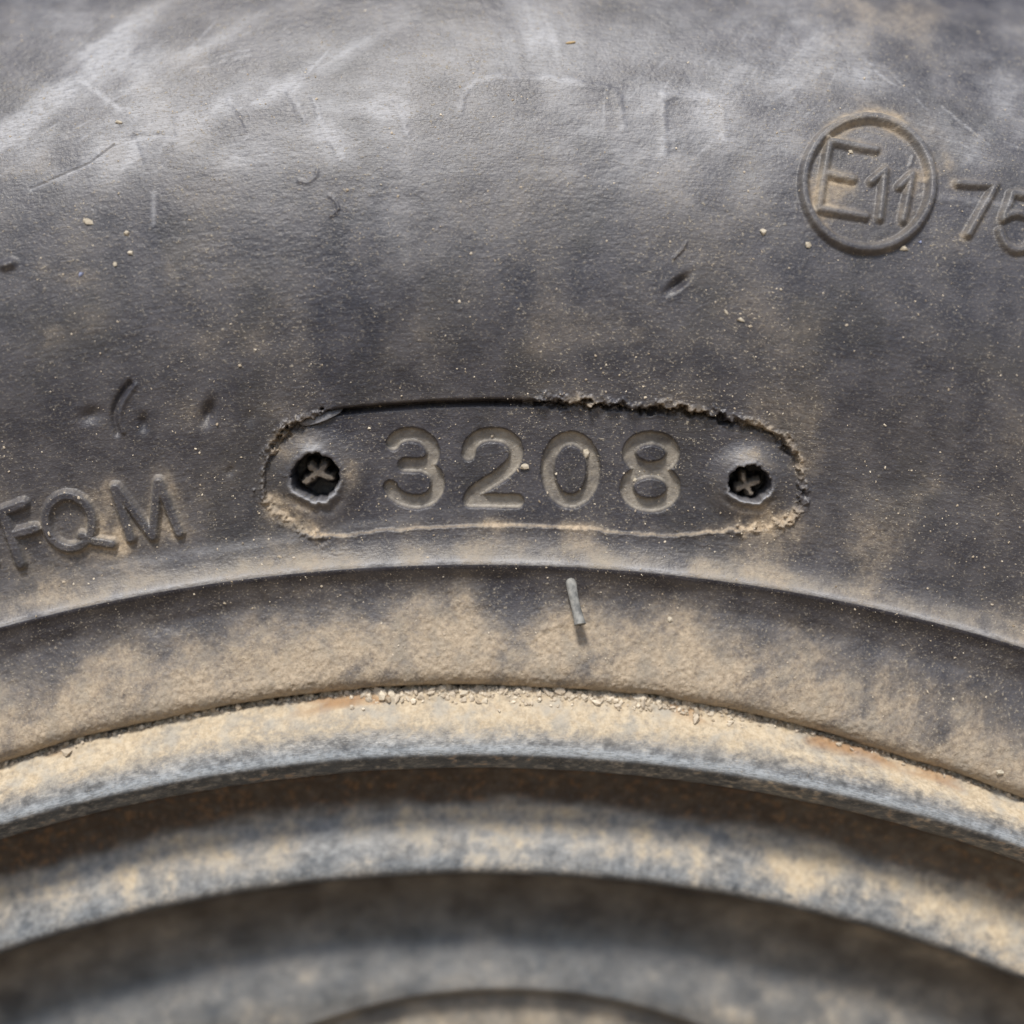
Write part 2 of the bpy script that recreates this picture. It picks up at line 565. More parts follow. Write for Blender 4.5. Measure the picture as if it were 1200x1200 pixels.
nick([(158, 160), (203, 158)], 3, -0.12); nick([(156, 160), (166, 190)], 3, -0.12); nick([(203, 158), (201, 140)], 3, -0.1)
nick(spline([(790, 302), (800, 292), (804, 284)], 4), 1.6, 0.2)
nick([(5, 312), (14, 309)], 5, 0.6)

# the rubber itself: faint waviness, scuffed skin, fine grain
h += wall*(0.12*fbm(arc/18., S/14., 40, 2) + 0.018*fbm(arc/2.5, S/2.0, 44, 3))
h += wall*0.026*fbm(arc/0.9, S/0.28, 46, 3)*(0.4+sstep(-0.3, 0.5, fbm(arc/9., S/6., 47, 2)))
h += wall*0.045*np.clip(fbm(arc/0.55, S/0.45, 48, 2)-0.15, 0, 1)
# ghost outlines of worn-off lettering high on the wall
GHOST = [spline([(538, 132), (541, 115), (552, 102), (575, 92), (610, 91)], 5), [(610, 91), (660, 96), (712, 104)], [(720, 106), (726, 128), (730, 152)],
         [(778, 181), (777, 150), (778, 111)], [(778, 112), (845, 118)], [(847, 118), (850, 165)], [(1080, 230), (1200, 245)],
         spline([(455, 118), (470, 135), (476, 158)], 4), spline([(270, 118), (285, 135), (290, 148)], 4), [(338, 105), (356, 140)], [(368, 115), (376, 150), (400, 185)]]
gd = np.minimum.reduce([line_d(px+3*jx, py+3*jy, g_) for g_ in GHOST])
h += 0.10*np.exp(-(gd/4.5)**2)

# caked dust on the bead below the ridge
xa = arc/1.0
edge = 704+13*fbm(xa/7., S*0, 60, 3)+9*fbm(xa/2.2, S*0+2, 61, 2)
for cx_, am in ((545, -24), (600, 22), (470, -6), (740, 14), (330, -8), (260, 20), (210, 6), (860, 6), (930, 8), (1010, 14), (1100, 8), (1190, 10), (60, 10), (120, 4), (650, -6), (700, -10), (800, -4)):
    edge = edge+am*np.exp(-((px-cx_)/32.)**2)
edge = edge+14*sstep(850, 1100, px)
cake = (0.4*sstep(-34, 55, yy-edge+4*jx)+0.6*sstep(-45, 85, yy-edge+6*jx+16*fbm(xa/5.5, S/9., 67, 2)))*bead
blotch = fbm(xa/6.+5, S/5., 66, 3)
wipe = fbm(xa/5.+0.25*S, S/9., 66, 3)
cake = cake*np.clip(0.98-0.38*sstep(-0.25, 0.6, wipe)-0.16*sstep(-0.2, 0.6, fbm(xa/1.6, S/1.6, 68, 3)), 0.25, 1)
h += bfade*cake*(0.10+0.12*fbm(xa/0.55, S/0.42, 70, 3)+0.14*fbm(xa/3.5, S/3., 71, 3))
h += bfade*(1-cake)*(0.055*fbm(xa/0.7, S/0.6, 73, 3))
h += bfade*0.25*fbm(xa/11., S/5., 74, 2)
# a few folds where the dust cake starts
for pts in ([(880, 722), (930, 735), (985, 748)], [(1030, 757), (1080, 772), (1130, 780)], [(180, 735), (240, 722), (310, 708)], [(10, 770), (60, 752), (95, 745)]):
    nick([(a+0.0, b) for a, b in pts], 9.0, -0.14)
nick([(635, 738), (658, 731)], 3.2, 0.16)

# the bead line is not a perfect circle: it dips towards both sides of the view
def bead_shift(x):
    return -2.1*sstep(150, 680, np.abs(x-550))*np.where(x > 550, 1.15, 0.55)
T.dr = bead_shift(px)*sstep(213.5, 203.0, T.R)
T.finish()

# --- what lies on the rubber
dust = np.zeros(px.shape); scuff_sheen = np.zeros(px.shape); third = np.zeros(px.shape); powder = np.zeros(px.shape)
broad = fbm(arc/7., S/16., 80, 4); mid = fbm(arc/4., S/4., 84, 4)
spk = 0.25+0.6*sstep(-0.3, 0.4, broad+0.4*mid)
dust += wall*(0.17+0.20*sstep(-0.35, 0.6, broad+0.5*mid)+0.10*mid)
dust += wall*0.10*sstep(250, 600, py)
# dust settles in hollows and along ledges
def ledge(k, w0, w1, amp):
    d_, w_ = rz_d[k]
    return amp*sstep(w1, w0, d_-w_)*(d_ > w_-0.5)
for k in ('F', 'Q', 'M', 'before F'):
    dust += ledge(k, 1, 22, 0.26)*(0.7+0.5*mid)
for k in ('ring', 'E', '1a', '1b', '7', '5'):
    dust += ledge(k, 1, 10, 0.26)*(0.7+0.6*mid)
dust += 0.12*ring_in
dust *= 1-0.55*sstep(2, -12, sd)
for k in ('ring', 'E', '1a', '1b', '7', '5'):
    powder += 0.45*np.exp(-((rz_d[k][0]-rz_d[k][1]+0.5)/2.2)**2)*(0.7+0.6*mid)  # pale worn edges, with their thin highlights painted in
for k in ('F', 'Q', 'M'):
    powder += 0.32*np.exp(-((rz_d[k][0]-rz_d[k][1]-0.5)/2.6)**2)*(0.7+0.6*mid)
    dust *= 1-0.35*sstep(1.0, -1.0, rz_d[k][0]-rz_d[k][1])
for k, d_ in dig_d.items():
    g_ = sstep(8.8, 6.6, d_)
    dust = dust*(1-g_)+g_*(0.15+0.2*mid); powder += g_*np.clip(0.68+0.6*mid+0.4*fbm(arc/0.8, S/0.8, 93, 3), 0.15, 1)
dust += inside*sstep(3.0, -6.0, sd)*0*mid
dust += 0.42*np.exp(-((sd+6)/9.0)**2)*inside*(0.6*sstep(590, 612, py)+0.42*rag)*(0.7+0.6*mid)
dust += 0.34*np.exp(-((sd-3)/5.0)**2)*np.clip(rag, 0, 1)*(0.6+0.7*mid)
dust += 0.32*np.exp(-(sd/2.0)**2)*sstep(600, 612, py)
for k, (cx, cy, rx, ry, rd) in enumerate(holes):
    q = hole_sd[k]
    ang = np.arctan2(py-cy, px-cx)
    dust += 0.42*np.exp(-((q-1.55)/0.45)**2)*(0.7+0.5*mid)
    scuff_sheen += 0.8*np.exp(-((q-1.12)/0.12)**2)*sstep(-0.1, 0.7, np.sin(ang))
    scuff_sheen += 0.95*blob(px, py, cx-5, cy-ry-9, 15, 9)  # highlight painted on the dome above each hole
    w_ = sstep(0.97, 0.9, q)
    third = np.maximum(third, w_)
dust[hole_sd[0] < 0.95] = 0; scuff_sheen[hole_sd[0] < 0.95] = 0
dust[hole_sd[1] < 0.95] = 0; scuff_sheen[hole_sd[1] < 0.95] = 0
for k, c_ in ((0, 2.0), (1, 2.0)):
    up = (hole_sd[k] < 0.9) & (h > -2.6)
    dust[up] = 0.62; third[up] = 0
# ridge: pale dusty band on its upper flank, highlight painted along the crest
rb = np.exp(-((yy-650)/15.0)**2)*wall
dust += rb*(0.16+0.2*mid+0.10*sstep(760, 900, px)+0.1*sstep(260, 60, px)); powder += rb*np.clip(0.34+0.4*mid+0.2*fbm(arc/1.2, S/0.8, 91, 3), 0, 1); scuff_sheen += 1.1*np.exp(-((yy-659)/4.5)**2)*wall*sstep(-0.7, 0.2, mid+0.3)
# caked bead
dust = np.where(bead, 0.30+0.14*mid+0.10*fbm(arc/1.5, S/1.5, 88, 3)+0.68*cake, dust)
powder += bead*np.clip(cake-0.1, 0, 1)*0.2
spk = np.where(bead, 0.75, spk)
# tan patches
for (cx, cy, rx, ry, ro, a) in ((1050, 135, 55, 14, 22, .45), (1108, 190, 12, 34, -20, .5), (1000, 140, 40, 10, -25, .3), (960, 240, 14, 40, -10, .25), (1085, 215, 10, 45, 8, .25), (1068, 232, 14, 30, 15, .3), (980, 225, 25, 30, 0, .22),
                                (555, 232, 22, 8, -20, .4), (630, 370, 25, 45, 15, .28), (5, 278, 18, 24, 0, .7), (195, 305, 22, 38, -10, .35), (60, 330, 26, 16, -30, .25), (70, 400, 90, 50, -20, .18),
                                (470, 400, 40, 60, 30, .16), (1080, 20, 120, 30, 5, .22), (40, 700, 90, 22, -18, .3), (120, 660, 90, 22, -12, .2), (620, 640, 260, 10, 0, .2),
                                (980, 640, 160, 26, 10, .12), (1080, 480, 120, 60, 10, .10), (870, 600, 90, 12, 0, .15), (340, 600, 60, 16, 25, .35), (1000, 560, 120, 10, 5, .16), (690, 585, 30, 20, 0, .0)):
    dust += np.where((cx > 940) & (cy < 260), 0.9, 0.6)*a*blob(px, py, cx, cy, rx, ry, ro)*(0.75+0.8*mid)*wall
# pale rubbed areas high on the wall
def streak(deg, seed, along=26., across=1.6):
    c_, s_ = math.cos(math.radians(deg)), math.sin(math.radians(deg))
    u_, v_ = (c_*px+s_*py)/10., (-s_*px+c_*py)/10.
    return np.clip(0.66+0.62*fbm(u_/along*3, v_/across, seed, 5, 0.6)+0.35*mid, 0.05, 1.3)
st_l, st_v, st_r, st_h = streak(-33, 201), streak(80, 203), streak(-52, 205), streak(4, 207)
for (cx, cy, rx, ry, ro, a, st) in ((62, 112, 95, 13, -38, 1.0, st_l), (125, 52, 70, 10, -36, .7, st_l), (150, 85, 55, 30, -10, .55, st_l), (150, 140, 70, 36, -10, .6, st_l), (120, 190, 85, 26, -15, .5, st_l), (250, 130, 75, 20, -22, .6, st_l), (355, 88, 85, 8, -28, 1.1, st_l), (335, 105, 60, 12, -25, .5, st_l),
                                    (255, 45, 50, 7, -30, .5, st_l), (15, 160, 40, 24, -20, .9, st_l), (388, 165, 16, 26, -25, .6, st_v), (270, 185, 70, 22, -10, .4, st_l), (630, 22, 30, 40, -22, .75, st_v), (645, 46, 22, 10, 15, .55, st_v), (560, 60, 80, 36, 10, .3, st_v), (700, 60, 120, 40, 0, .35, st_v),
                                    (800, 140, 110, 48, -8, .5, st_r), (880, 60, 60, 54, -30, .45, st_r), (960, 50, 70, 30, -10, .5, st_r), (1120, 165, 50, 24, 25, .5, st_r), (1180, 120, 40, 44, 0, .45, st_r), (600, 160, 240, 46, 0, .35, st_h), (450, 110, 60, 50, 0, .3, st_h), (900, 180, 60, 60, 0, .3, st_r),
                                    (820, 230, 80, 40, 0, .25, st_h), (1010, 90, 40, 20, 20, .45, st_r), (520, 260, 160, 50, 0, .15, st_h), (1150, 240, 40, 7, 8, .25, st_r), (280, 640, 240, 7, -9, .3, st_h), (700, 500, 60, 12, 0, .12, st_h), (1060, 590, 130, 36, 6, .16, st_h)):
    scuff_sheen += np.where(px < 480, 1.9, 1.15)*a*blob(px, py, cx, cy, rx, ry, ro)*st*(0.85+0.4*mid)*wall
scuff_sheen += 0.52*np.exp(-(gd/4.5)**2)*np.clip(0.6+1.4*mid, 0.1, 1.2)
for pts, w, a in (([(36, 222), (70, 207), (105, 192), (133, 171)], 2.0, .6), ([(92, 92), (140, 128)], 3, .6), ([(180, 225), (180, 262)], 3, .5), ([(165, 128), (200, 150), (185, 185)], 3, .3), ([(980, 70), (900, 120)], 4, .3)):
    scuff_sheen += a*np.exp(-(line_d(px, py, pts)/w)**2)
third = np.maximum(third, 0.5*wall*sstep(0.05, 0.55, fbm(arc/6.+9, S/9., 90, 4)))
srng = random.Random(5)
for _ in range(50):                   # fine scratches, grouped by direction
    cx_, cy_ = srng.choice(((130, 120), (100, 90), (330, 110), (850, 90), (1130, 130)))
    cx_ += srng.gauss(0, 70); cy_ += srng.gauss(0, 45)
    an = math.radians(srng.gauss({0: -33, 1: -25, 2: 80, 3: -50, 4: 30}[min(4, int(cx_//240)) if cx_ > 0 else 0], 9))
    le = srng.uniform(8, 42)
    x0, y0, x1, y1 = cx_-le*math.cos(an), cy_-le*math.sin(an), cx_+le*math.cos(an), cy_+le*math.sin(an)
    mx, my = (x0+x1)/2+srng.gauss(0, 3), (y0+y1)/2+srng.gauss(0, 3)
    scuff_sheen += srng.uniform(.2, .6)*np.exp(-(line_d(px, py, [(x0, y0), (mx, my), (x1, y1)], 8)/srng.uniform(.8, 1.7))**2)*wall*np.clip(0.6+1.2*jx, 0, 1)
sg = wall*sstep(360, 60, py)
scuff_sheen += sg*0.30*st_h*(0.8+0.9*mid)  # sky sheen painted in, stronger towards the top of the wall
# darker clean streaks
for (cx, cy, rx, ry, ro, a) in ((180, 268, 18, 16, 0, .6), (182, 300, 9, 50, 0, .45), (392, 330, 22, 130, 6, .8), (440, 250, 14, 60, 8, .5), (425, 390, 30, 70, 6, .6), (760, 430, 140, 22, 3, .35), (60, 470, 90, 40, -10, .3), (500, 445, 160, 14, -2, .3), (612, 345, 12, 50, 6, .6), (690, 320, 60, 24, 0, .3),
                                (1050, 440, 90, 40, 0, .2), (400, 520, 30, 30, 0, .25), (600, 690, 40, 30, 0, .4)):
    k_ = a*blob(px, py, cx, cy, rx, ry, ro)*(0.8+0.6*mid)
    dust -= 0.6*k_; scuff_sheen -= 0.3*k_; third = np.maximum(third, 0.45*k_)
dust = np.clip(dust, 0, 1); scuff_sheen = np.clip(scuff_sheen, 0, 1); third = np.clip(third, 0, 1)
polar = np.stack([arc, S, np.zeros_like(S)], -1)
powder = np.clip(powder, 0, 1)
TA = dict(powder=powder, dust=dust, scuff_sheen=scuff_sheen, third=third, spk=np.clip(spk, 0, 1), polar=polar)

# --- faces by part
def fc(a):
    return 0.25*(a[:-1, :-1]+a[1:, :-1]+a[:-1, 1:]+a[1:, 1:])
fid = np.zeros((T.shape[0]-1, T.shape[1]-1), int)
fR = fc(T.R); fyy = fc(yy)
fid[(fR < 217.3)] = 1                # ridge
fid[(fR < 215.3)] = 2                # bead
fid[fc(sd) < 0] = 3                  # plate
for k, i in (('3', 10), ('2', 11), ('0', 12), ('8', 13)):
    fid[fc(dig_d[k]) < 8.9] = i
for k in (0, 1):
    fid[fc(hole_sd[k]) < 1.34] = 14+k
for n_, (k, (dd, w)) in enumerate(rz_d.items()):
    fid[fc(dd) < w+1.6] = 20+n_

tyre = empty("car_tyre", "worn black car tyre covered in tan dust, with the moulded figures 3208", "tyre")
def tpart(name, ids, parent, label=None):
    co, f, nn, at = cut(T, fid, ids, TA)
    o = obj(name, mesh_from(name, co, f, nn, at), M_RUB, parent)
    if label:
        o["label"] = label
    return o
tpart("sidewall", [0], tyre)
tpart("ridge", [1], tyre, "smooth raised ridge ring with a pale dusty flank and a highlight painted on its crest")
tpart("bead", [2], tyre, "lowest ring of the tyre caked with tan dust")
plate = tpart("code_plate", [3], tyre, "sunken stadium-shaped plate with cracked torn edges")
for nm, i in (("3", 10), ("2", 11), ("0", 12), ("8", 13)):
    tpart("digit", [i], plate, "engraved figure "+nm)
tpart("screw_hole", [14], plate, "left screw hole with a cross inside")
tpart("screw_hole", [15], plate, "right screw hole with a lump of dirt inside")
keys = list(rz_d)
for k in ("F", "Q", "M"):
    tpart("letter", [20+keys.index(k)], tyre, "raised letter "+k)
tpart("letter", [20+keys.index("before F")], tyre)
em = tpart("approval_ring", [20+keys.index("ring")], tyre, "raised circle around the mark E11")
tpart("letter", [20+keys.index("E")], em, "raised letter E in the circle")
tpart("digit", [20+keys.index("1a")], em, "first raised figure 1 in the circle")
tpart("digit", [20+keys.index("1b")], em, "second raised figure 1 in the circle")
tpart("digit", [20+keys.index("7")], tyre, "raised figure 7")
tpart("digit", [20+keys.index("5")], tyre, "raised figure cut off by the picture's right edge")

# --- rest of the tyre: coarse ring, fine sheet left out
def coarse(prof, name, parent, mat, skip_rows, attr, closed=False):
    P = np.array(prof, float)
    ang = np.concatenate([np.linspace(A0, A1, 10), np.linspace(A1, A0+2*math.pi, 110)[1:]])
    n = len(P); W = len(ang)
    r = P[:, 0][:, None]; d = P[:, 1][:, None]
    co = np.stack([r*np.sin(ang), np.broadcast_to(-d, (n, W)), WHEEL_Z+r*np.cos(ang)], -1)*MM
    F = []
    for i in range(n-1):
        for j in range(W-1):
            if skip_rows[0] <= i < skip_rows[1] and j < 9:
                continue
            a = i*W+j
            F.append((a, a+1, a+1+W, a+W))
    s = np.concatenate([[0], np.cumsum(np.hypot(*np.diff(P, axis=0).T))])
    at = {k: np.full(n*W, v) for k, v in attr.items()}
    at["polar"] = np.stack([np.broadcast_to(ang*227, (n, W)), np.broadcast_to(s[:, None], (n, W)), np.zeros((n, W))], -1).reshape(-1, 3)
    me = mesh_from(name, co.reshape(-1, 3), np.array(F), None, at)
    return obj(name, me, mat, parent)

back = [(201, -160), (203, -164), (220, -166), (250, -170), (275, -166), (292, -155), (302, -142), (307, -125), (308, -100), (308, -65), (307, -42)]
front = [tuple(p) for p in spline(TYRE, 4)]
coarse(back+front, "carcass", tyre, M_RUB, (len(back), len(back)+len(front)), dict(dust=0.3, scuff_sheen=0.1, third=0.0, spk=0.4, powder=0.0))

# --- rubber whisker left by a mould vent, and a torn flap at the plate's corner
def point(px_, py_, d):
    s = FPX/(CAM_D-d)
    return np.array([(px_-600)/s+CAM_X, -d, WHEEL_Z+CAM_H-(py_-600)/s])

def tube(path, rad, n=12):
    P = np.array(path, float); k = len(P)
    tan = np.gradient(P, axis=0); tan /= np.linalg.norm(tan, axis=1, keepdims=True)
    up = np.array([1.0, 0, 0])
    V = []
    for i in range(k):
        a = np.cross(tan[i], up); a /= np.linalg.norm(a); b = np.cross(tan[i], a)
        for t in np.linspace(0, 2*math.pi, n, endpoint=False):
            V.append(P[i]+rad[i]*(math.cos(t)*a+math.sin(t)*b))
    F = [(i*n+j, i*n+(j+1) % n, (i+1)*n+(j+1) % n, (i+1)*n+j) for i in range(k-1) for j in range(n)]
    return np.array(V), np.array(F)

wp = spline([point(668, 674, -1.9), point(670, 688, -0.8), point(674, 708, 0.0), point(679, 728, 0.7), point(680, 733, 0.85)], 6)
tt = np.linspace(0, 1, len(wp))
rad = 0.56+0.06*np.sin(9*tt)+0.10*tt
rad[-1] = 0.15; rad[-2] = 0.62; rad[0] = 0.85
V, F = tube(wp, rad, 14)
M_WHISK = plain("grey_rubber", (0.12, 0.122, 0.12), (0.30, 0.295, 0.275), 0.8, 1100)
o = obj("vent_whisker", mesh_from("vent_whisker", V*MM, F), M_WHISK, tyre)
o["label"] = "small pale grey rubber whisker sticking out below the ridge"

def sheet(rows, name, parent, mat, thick, attr, label=None):
    """small curled sheet from rows of 3-D points, with thickness"""
    G = np.array([spline(r_, 6) for r_ in rows])
    G = np.array([spline(G[:, j], 6) for j in range(G.shape[1])]).transpose(1, 0, 2)
    n, m = G.shape[:2]
    du = np.gradient(G, axis=0); dv = np.gradient(G, axis=1)
    nn = np.cross(du, dv); nn /= np.linalg.norm(nn, axis=-1, keepdims=True)+1e-9
    A = G; B = G+nn*thick
    V = np.concatenate([A.reshape(-1, 3), B.reshape(-1, 3)])
    F = []
    k = n*m
    for i in range(n-1):
        for j in range(m-1):
            a = i*m+j
            F.append((a, a+1, a+m+1, a+m)); F.append((k+a, k+a+m, k+a+m+1, k+a+1))
    for i in range(n-1):
        for j, s_ in ((0, 1), (m-1, -1)):
            a, b = i*m+j, (i+1)*m+j
            F.append((a, b, k+b, k+a)[::s_])
    for j in range(m-1):
        for i, s_ in ((0, -1), (n-1, 1)):
            a, b = i*m+j, i*m+j+1
            F.append((a, b, k+b, k+a)[::s_])
    at = {q: np.full(len(V), v) for q, v in attr.items()}
    at["polar"] = V-np.array([0, 0, WHEEL_Z])
    o = obj(name, mesh_from(name, V*MM, np.array(F), None, at), mat, parent)
    if label:
        o["label"] = label
    return o

sheet([[point(350, 494, 0.35), point(365, 486, 0.5), point(384, 480, 0.5), point(402, 478, 0.2)],
       [point(352, 497, 0.6), point(366, 491, 0.95), point(382, 485.5, 1.1), point(400, 482, 0.7)],
       [point(356, 499, 0.5), point(368, 497.5, 0.95), point(381, 493, 1.15), point(397, 485, 0.8)]],
      "rubber_flap", plate, M_RUB, 0.10, dict(dust=0.12, scuff_sheen=0.4, third=0, spk=0.3, powder=0.0), "torn rubber flap curling off the plate's upper left corner")

# ------------------------------------------------------------------ steel wheel
def rrow(y, r):
    if y < 930 and r > 191: return 0.16
    return 0.3
def rcol(x):
    return 0.2 if -62 < x < 72 else 0.5
W_ = Patch(RIM, rrow, A0-0.06, A1+0.06, 195.0, rcol)
px, py, yy, arc, S, h = W_.px, W_.py, W_.yy, W_.arc, W_.S, W_.h
R_ = W_.R
zone_fl = (S < np.interp(0, [0, 1], [0, 1])+1e9)
s_of = lambda r0, d0: W_.t[np.argmin((W_.r-r0)**2+(W_.d-d0)**2)]
s_gap, s_crest, s_edge, s_und, s_b0, s_b1, s_w0, s_w1 = (s_of(200.6, -2.6), s_of(194.1, 0.97), s_of(191.8, -1.5), s_of(191.7, -5), s_of(186.2, -7.8), s_of(178.5, -5.75), s_of(169, -15.7), s_of(160.5, -13.4))
n_a = fbm(arc/5., S/3., 101, 4); n_b = fbm(arc/1.6, S/1.2, 103, 4); n_c = fbm(arc/14., S/8., 105, 3); n_d = fbm(arc/0.5, S/0.5, 107, 2); n_e = fbm(arc/0.9, S/0.7, 109, 4, 0.65); n_r = fbm(arc/2.4, S/5., 111, 4)
fl = sstep(s_gap-4, s_gap, S)*sstep(s_crest+0.75, s_crest-0.1, S+0.25*n_a+0.3*n_b)
low = sstep(s_crest+0.1, s_crest+0.7, S)*sstep(s_edge+1.5, s_edge+0.3, S)
h += fl*(0.030*n_b+0.016*n_d+0.04*n_a)+low*(0.05*n_b+0.025*n_d+0.05*n_a)
h += sstep(s_edge, s_und, S)*(0.03*n_b+0.10*n_c)
# grit bank packed against the gap
bank = np.exp(-((S-s_gap-0.2)/1.0)**2)
h += bank*(0.25+0.3*n_b+0.25*n_d)
lobe_q = np.hypot(px-592, py-1790)
h += -3.2*sstep(632, 618, lobe_q)
W_.dr = bead_shift(px)*sstep(s_crest, s_gap, S)*0.92
W_.finish()
dust = np.zeros(px.shape); scuff_sheen = np.zeros(px.shape); third = np.zeros(px.shape)
band = sstep(s_b0-1.2, s_b0+1.2, S+1.4*n_a)*sstep(s_b1+0.9, s_b1-0.4, S+0.6*n_b)
inner = sstep(s_b1+0.5, s_b1+2, S)
up = sstep(s_crest-0.6, s_crest-4.2, S+0.8*n_a)          # 1 near the gap, 0 at the worn edge
dust += fl*(0.36+0.50*up+0.20*n_a+0.24*n_e+0.15*n_c)
scuff_sheen += fl*(1-up)*np.clip(0.42+0.9*n_e+0.3*n_a, 0, 1)
scuff_sheen += 0.75*np.exp(-((S-s_crest+0.1)/0.55)**2)*sstep(-0.9, 0.1, n_a+0.4)  # bluish edge highlight painted along the rim crest
dust *= 1-0.6*np.exp(-((S-s_crest)/0.8)**2)
dust += low*(0.12+0.75*n_e+0.16*sstep(640, 900, px)); scuff_sheen += low*np.clip(-0.02+0.9*n_e, 0, 1)
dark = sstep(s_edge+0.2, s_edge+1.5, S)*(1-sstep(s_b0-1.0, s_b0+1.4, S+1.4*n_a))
third += 0.9*dark; dust += dark*(0.02+0.25*n_b+0.35*sstep(820, 1150, px)*sstep(s_b0-9, s_b0, S))  # third layer paints the lip's shade onto the strip below it
dust += band*(0.54+0.30*n_r+0.30*n_a+0.25*n_e-0.25*sstep(s_b0+3, s_b1, S)+0.18*sstep(700, 1000, px)); scuff_sheen += band*np.clip(0.50+0.5*n_e+0.3*n_r, 0, 1)
dust += inner*(0.20+0.30*n_a+0.12*n_e+0.16*sstep(700, 1000, px)+0.10*sstep(s_w0, s_w0+8, S)); scuff_sheen += inner*(0.05+0.15*n_a+0.10*sstep(s_w0-2, s_w0+6, S)); third += 0.5*inner*sstep(s_w0, s_w0-6, S)  # third layer here paints the shade under the band's edge
deep = sstep(s_w1+1, s_w1+4, S)
dust += 0.22*sstep(622, 600, lobe_q)*sstep(s_w0, s_w0+3, S)
rustspots = sstep(0.30, 0.6, fbm(arc/7., S/2., 120, 3))*np.exp(-((S-s_gap-1.0)/1.2)**2)
third += 0.3*rustspots
rust = 0.8*sstep(0.05, 0.45, fbm(arc/6., S/2.5, 122, 3)+0.25*np.exp(-((px-390)/60.)**2)+0.35*np.exp(-((px-1040)/90.)**2)-0.1)*np.exp(-((S-s_gap-0.9)/1.1)**2)+0.5*low*sstep(0.25, 0.5, n_e)*sstep(0.0, 0.4, n_c)+0.35*dark*sstep(0.1, 0.5, n_e)
dust = np.clip(dust, 0, 1); scuff_sheen = np.clip(scuff_sheen, 0, 1); third = np.clip(third, 0, 1)
polar = np.stack([arc, S, np.zeros_like(S)], -1)
WA = dict(powder=np.clip(rust, 0, 1), dust=dust, scuff_sheen=scuff_sheen, third=third, spk=np.clip(0.5+0.4*n_a, 0, 1), polar=polar)
fS = fc(S)
fid = np.zeros((W_.shape[0]-1, W_.shape[1]-1), int)
fid[fS > s_of(191.9, -3.5)] = 1
fid[fS > s_of(177.7, -8)] = 2
fid[fS > s_of(163.5, -14.1)] = 3
wheel = empty("steel_wheel", "dusty dark steel wheel rim inside the tyre, stepped inwards in rings", "wheel")
for nm, i, lb in (("flange", 0, "outer rim flange, tan dust above a worn edge with a painted pale highlight"), ("bead_seat", 1, "recessed step with mottled tan and grey band"),
                  ("drop_well", 2, "deep dark ring of the rim, out of focus"), ("wheel_disc", 3, "edge of the wheel disc at the bottom")):
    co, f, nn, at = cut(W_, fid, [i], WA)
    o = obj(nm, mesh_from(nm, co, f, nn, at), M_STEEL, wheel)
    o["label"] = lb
A0, A1 = A0-0.06, A1+0.06
rfront = [tuple(p) for p in spline(RIM, 3)]
rest = [(90, -11), (70, -13), (60, -20), (40, -22), (4, -22)]
barrel = [(196, -168), (199, -165), (198, -160), (185, -155), (165, -140), (160, -100), (162, -60), (196, -40), (198, -12)]
coarse(barrel+rfront+rest, "barrel", wheel, M_STEEL, (len(barrel), len(barrel)+len(rfront)-1), dict(dust=0.35, scuff_sheen=0.2, third=0.2, spk=0.3, powder=0.0))

# ------------------------------------------------------------------ grit
ICO = None
def ico():
    t = (1+5**0.5)/2
    v = np.array([(-1, t, 0), (1, t, 0), (-1, -t, 0), (1, -t, 0), (0, -1, t), (0, 1, t), (0, -1, -t), (0, 1, -t), (t, 0, -1), (t, 0, 1), (-t, 0, -1), (-t, 0, 1)], float)
    v /= np.linalg.norm(v[0])
    f = np.array([(0, 11, 5), (0, 5, 1), (0, 1, 7), (0, 7, 10), (0, 10, 11), (1, 5, 9), (5, 11, 4), (11, 10, 2), (10, 7, 6), (7, 1, 8), (3, 9, 4), (3, 4, 2), (3, 2, 6), (3, 6, 8), (3, 8, 9), (4, 9, 5), (2, 4, 11), (6, 2, 10), (8, 6, 7), (9, 8, 1)])
    return v, f
IV, IF = ico()
def grains(pos, size, flat=0.75):
    n = len(pos)
    V = IV[None]*(1+0.35*rng.standard_normal((n, 12, 1)).clip(-1, 1))
    sc = np.stack([rng.uniform(0.7, 1.4, n), rng.uniform(0.6, 1.1, n)*flat, rng.uniform(0.6, 1.1, n)], 1)[:, None, :]
    V = V*sc*size[:, None, None]
    a = rng.uniform(0, 2*math.pi, n)
    c, s = np.cos(a)[:, None], np.sin(a)[:, None]
    V = np.stack([c*V[..., 0]-s*V[..., 2], V[..., 1], s*V[..., 0]+c*V[..., 2]], -1)
    V = V+pos[:, None, :]
    F = (IF[None]+12*np.arange(n)[:, None, None]).reshape(-1, 3)
    tint = np.repeat(np.clip(rng.uniform(0.15, 1.15, n), 0, 1), 12)
    return V.reshape(-1, 3), F, tint
def grit_obj(name, pos, size, label, cat="grit", flat=0.75):
    V, F, tint = grains(pos, size, flat)
    me = mesh_from(name, V, F, None, dict(tint=tint))
    me.polygons.foreach_set("use_smooth", np.zeros(len(F), dtype=bool))
    o = obj(name, me, M_GRAIN)
    o["label"] = label; o["category"] = cat
    return o

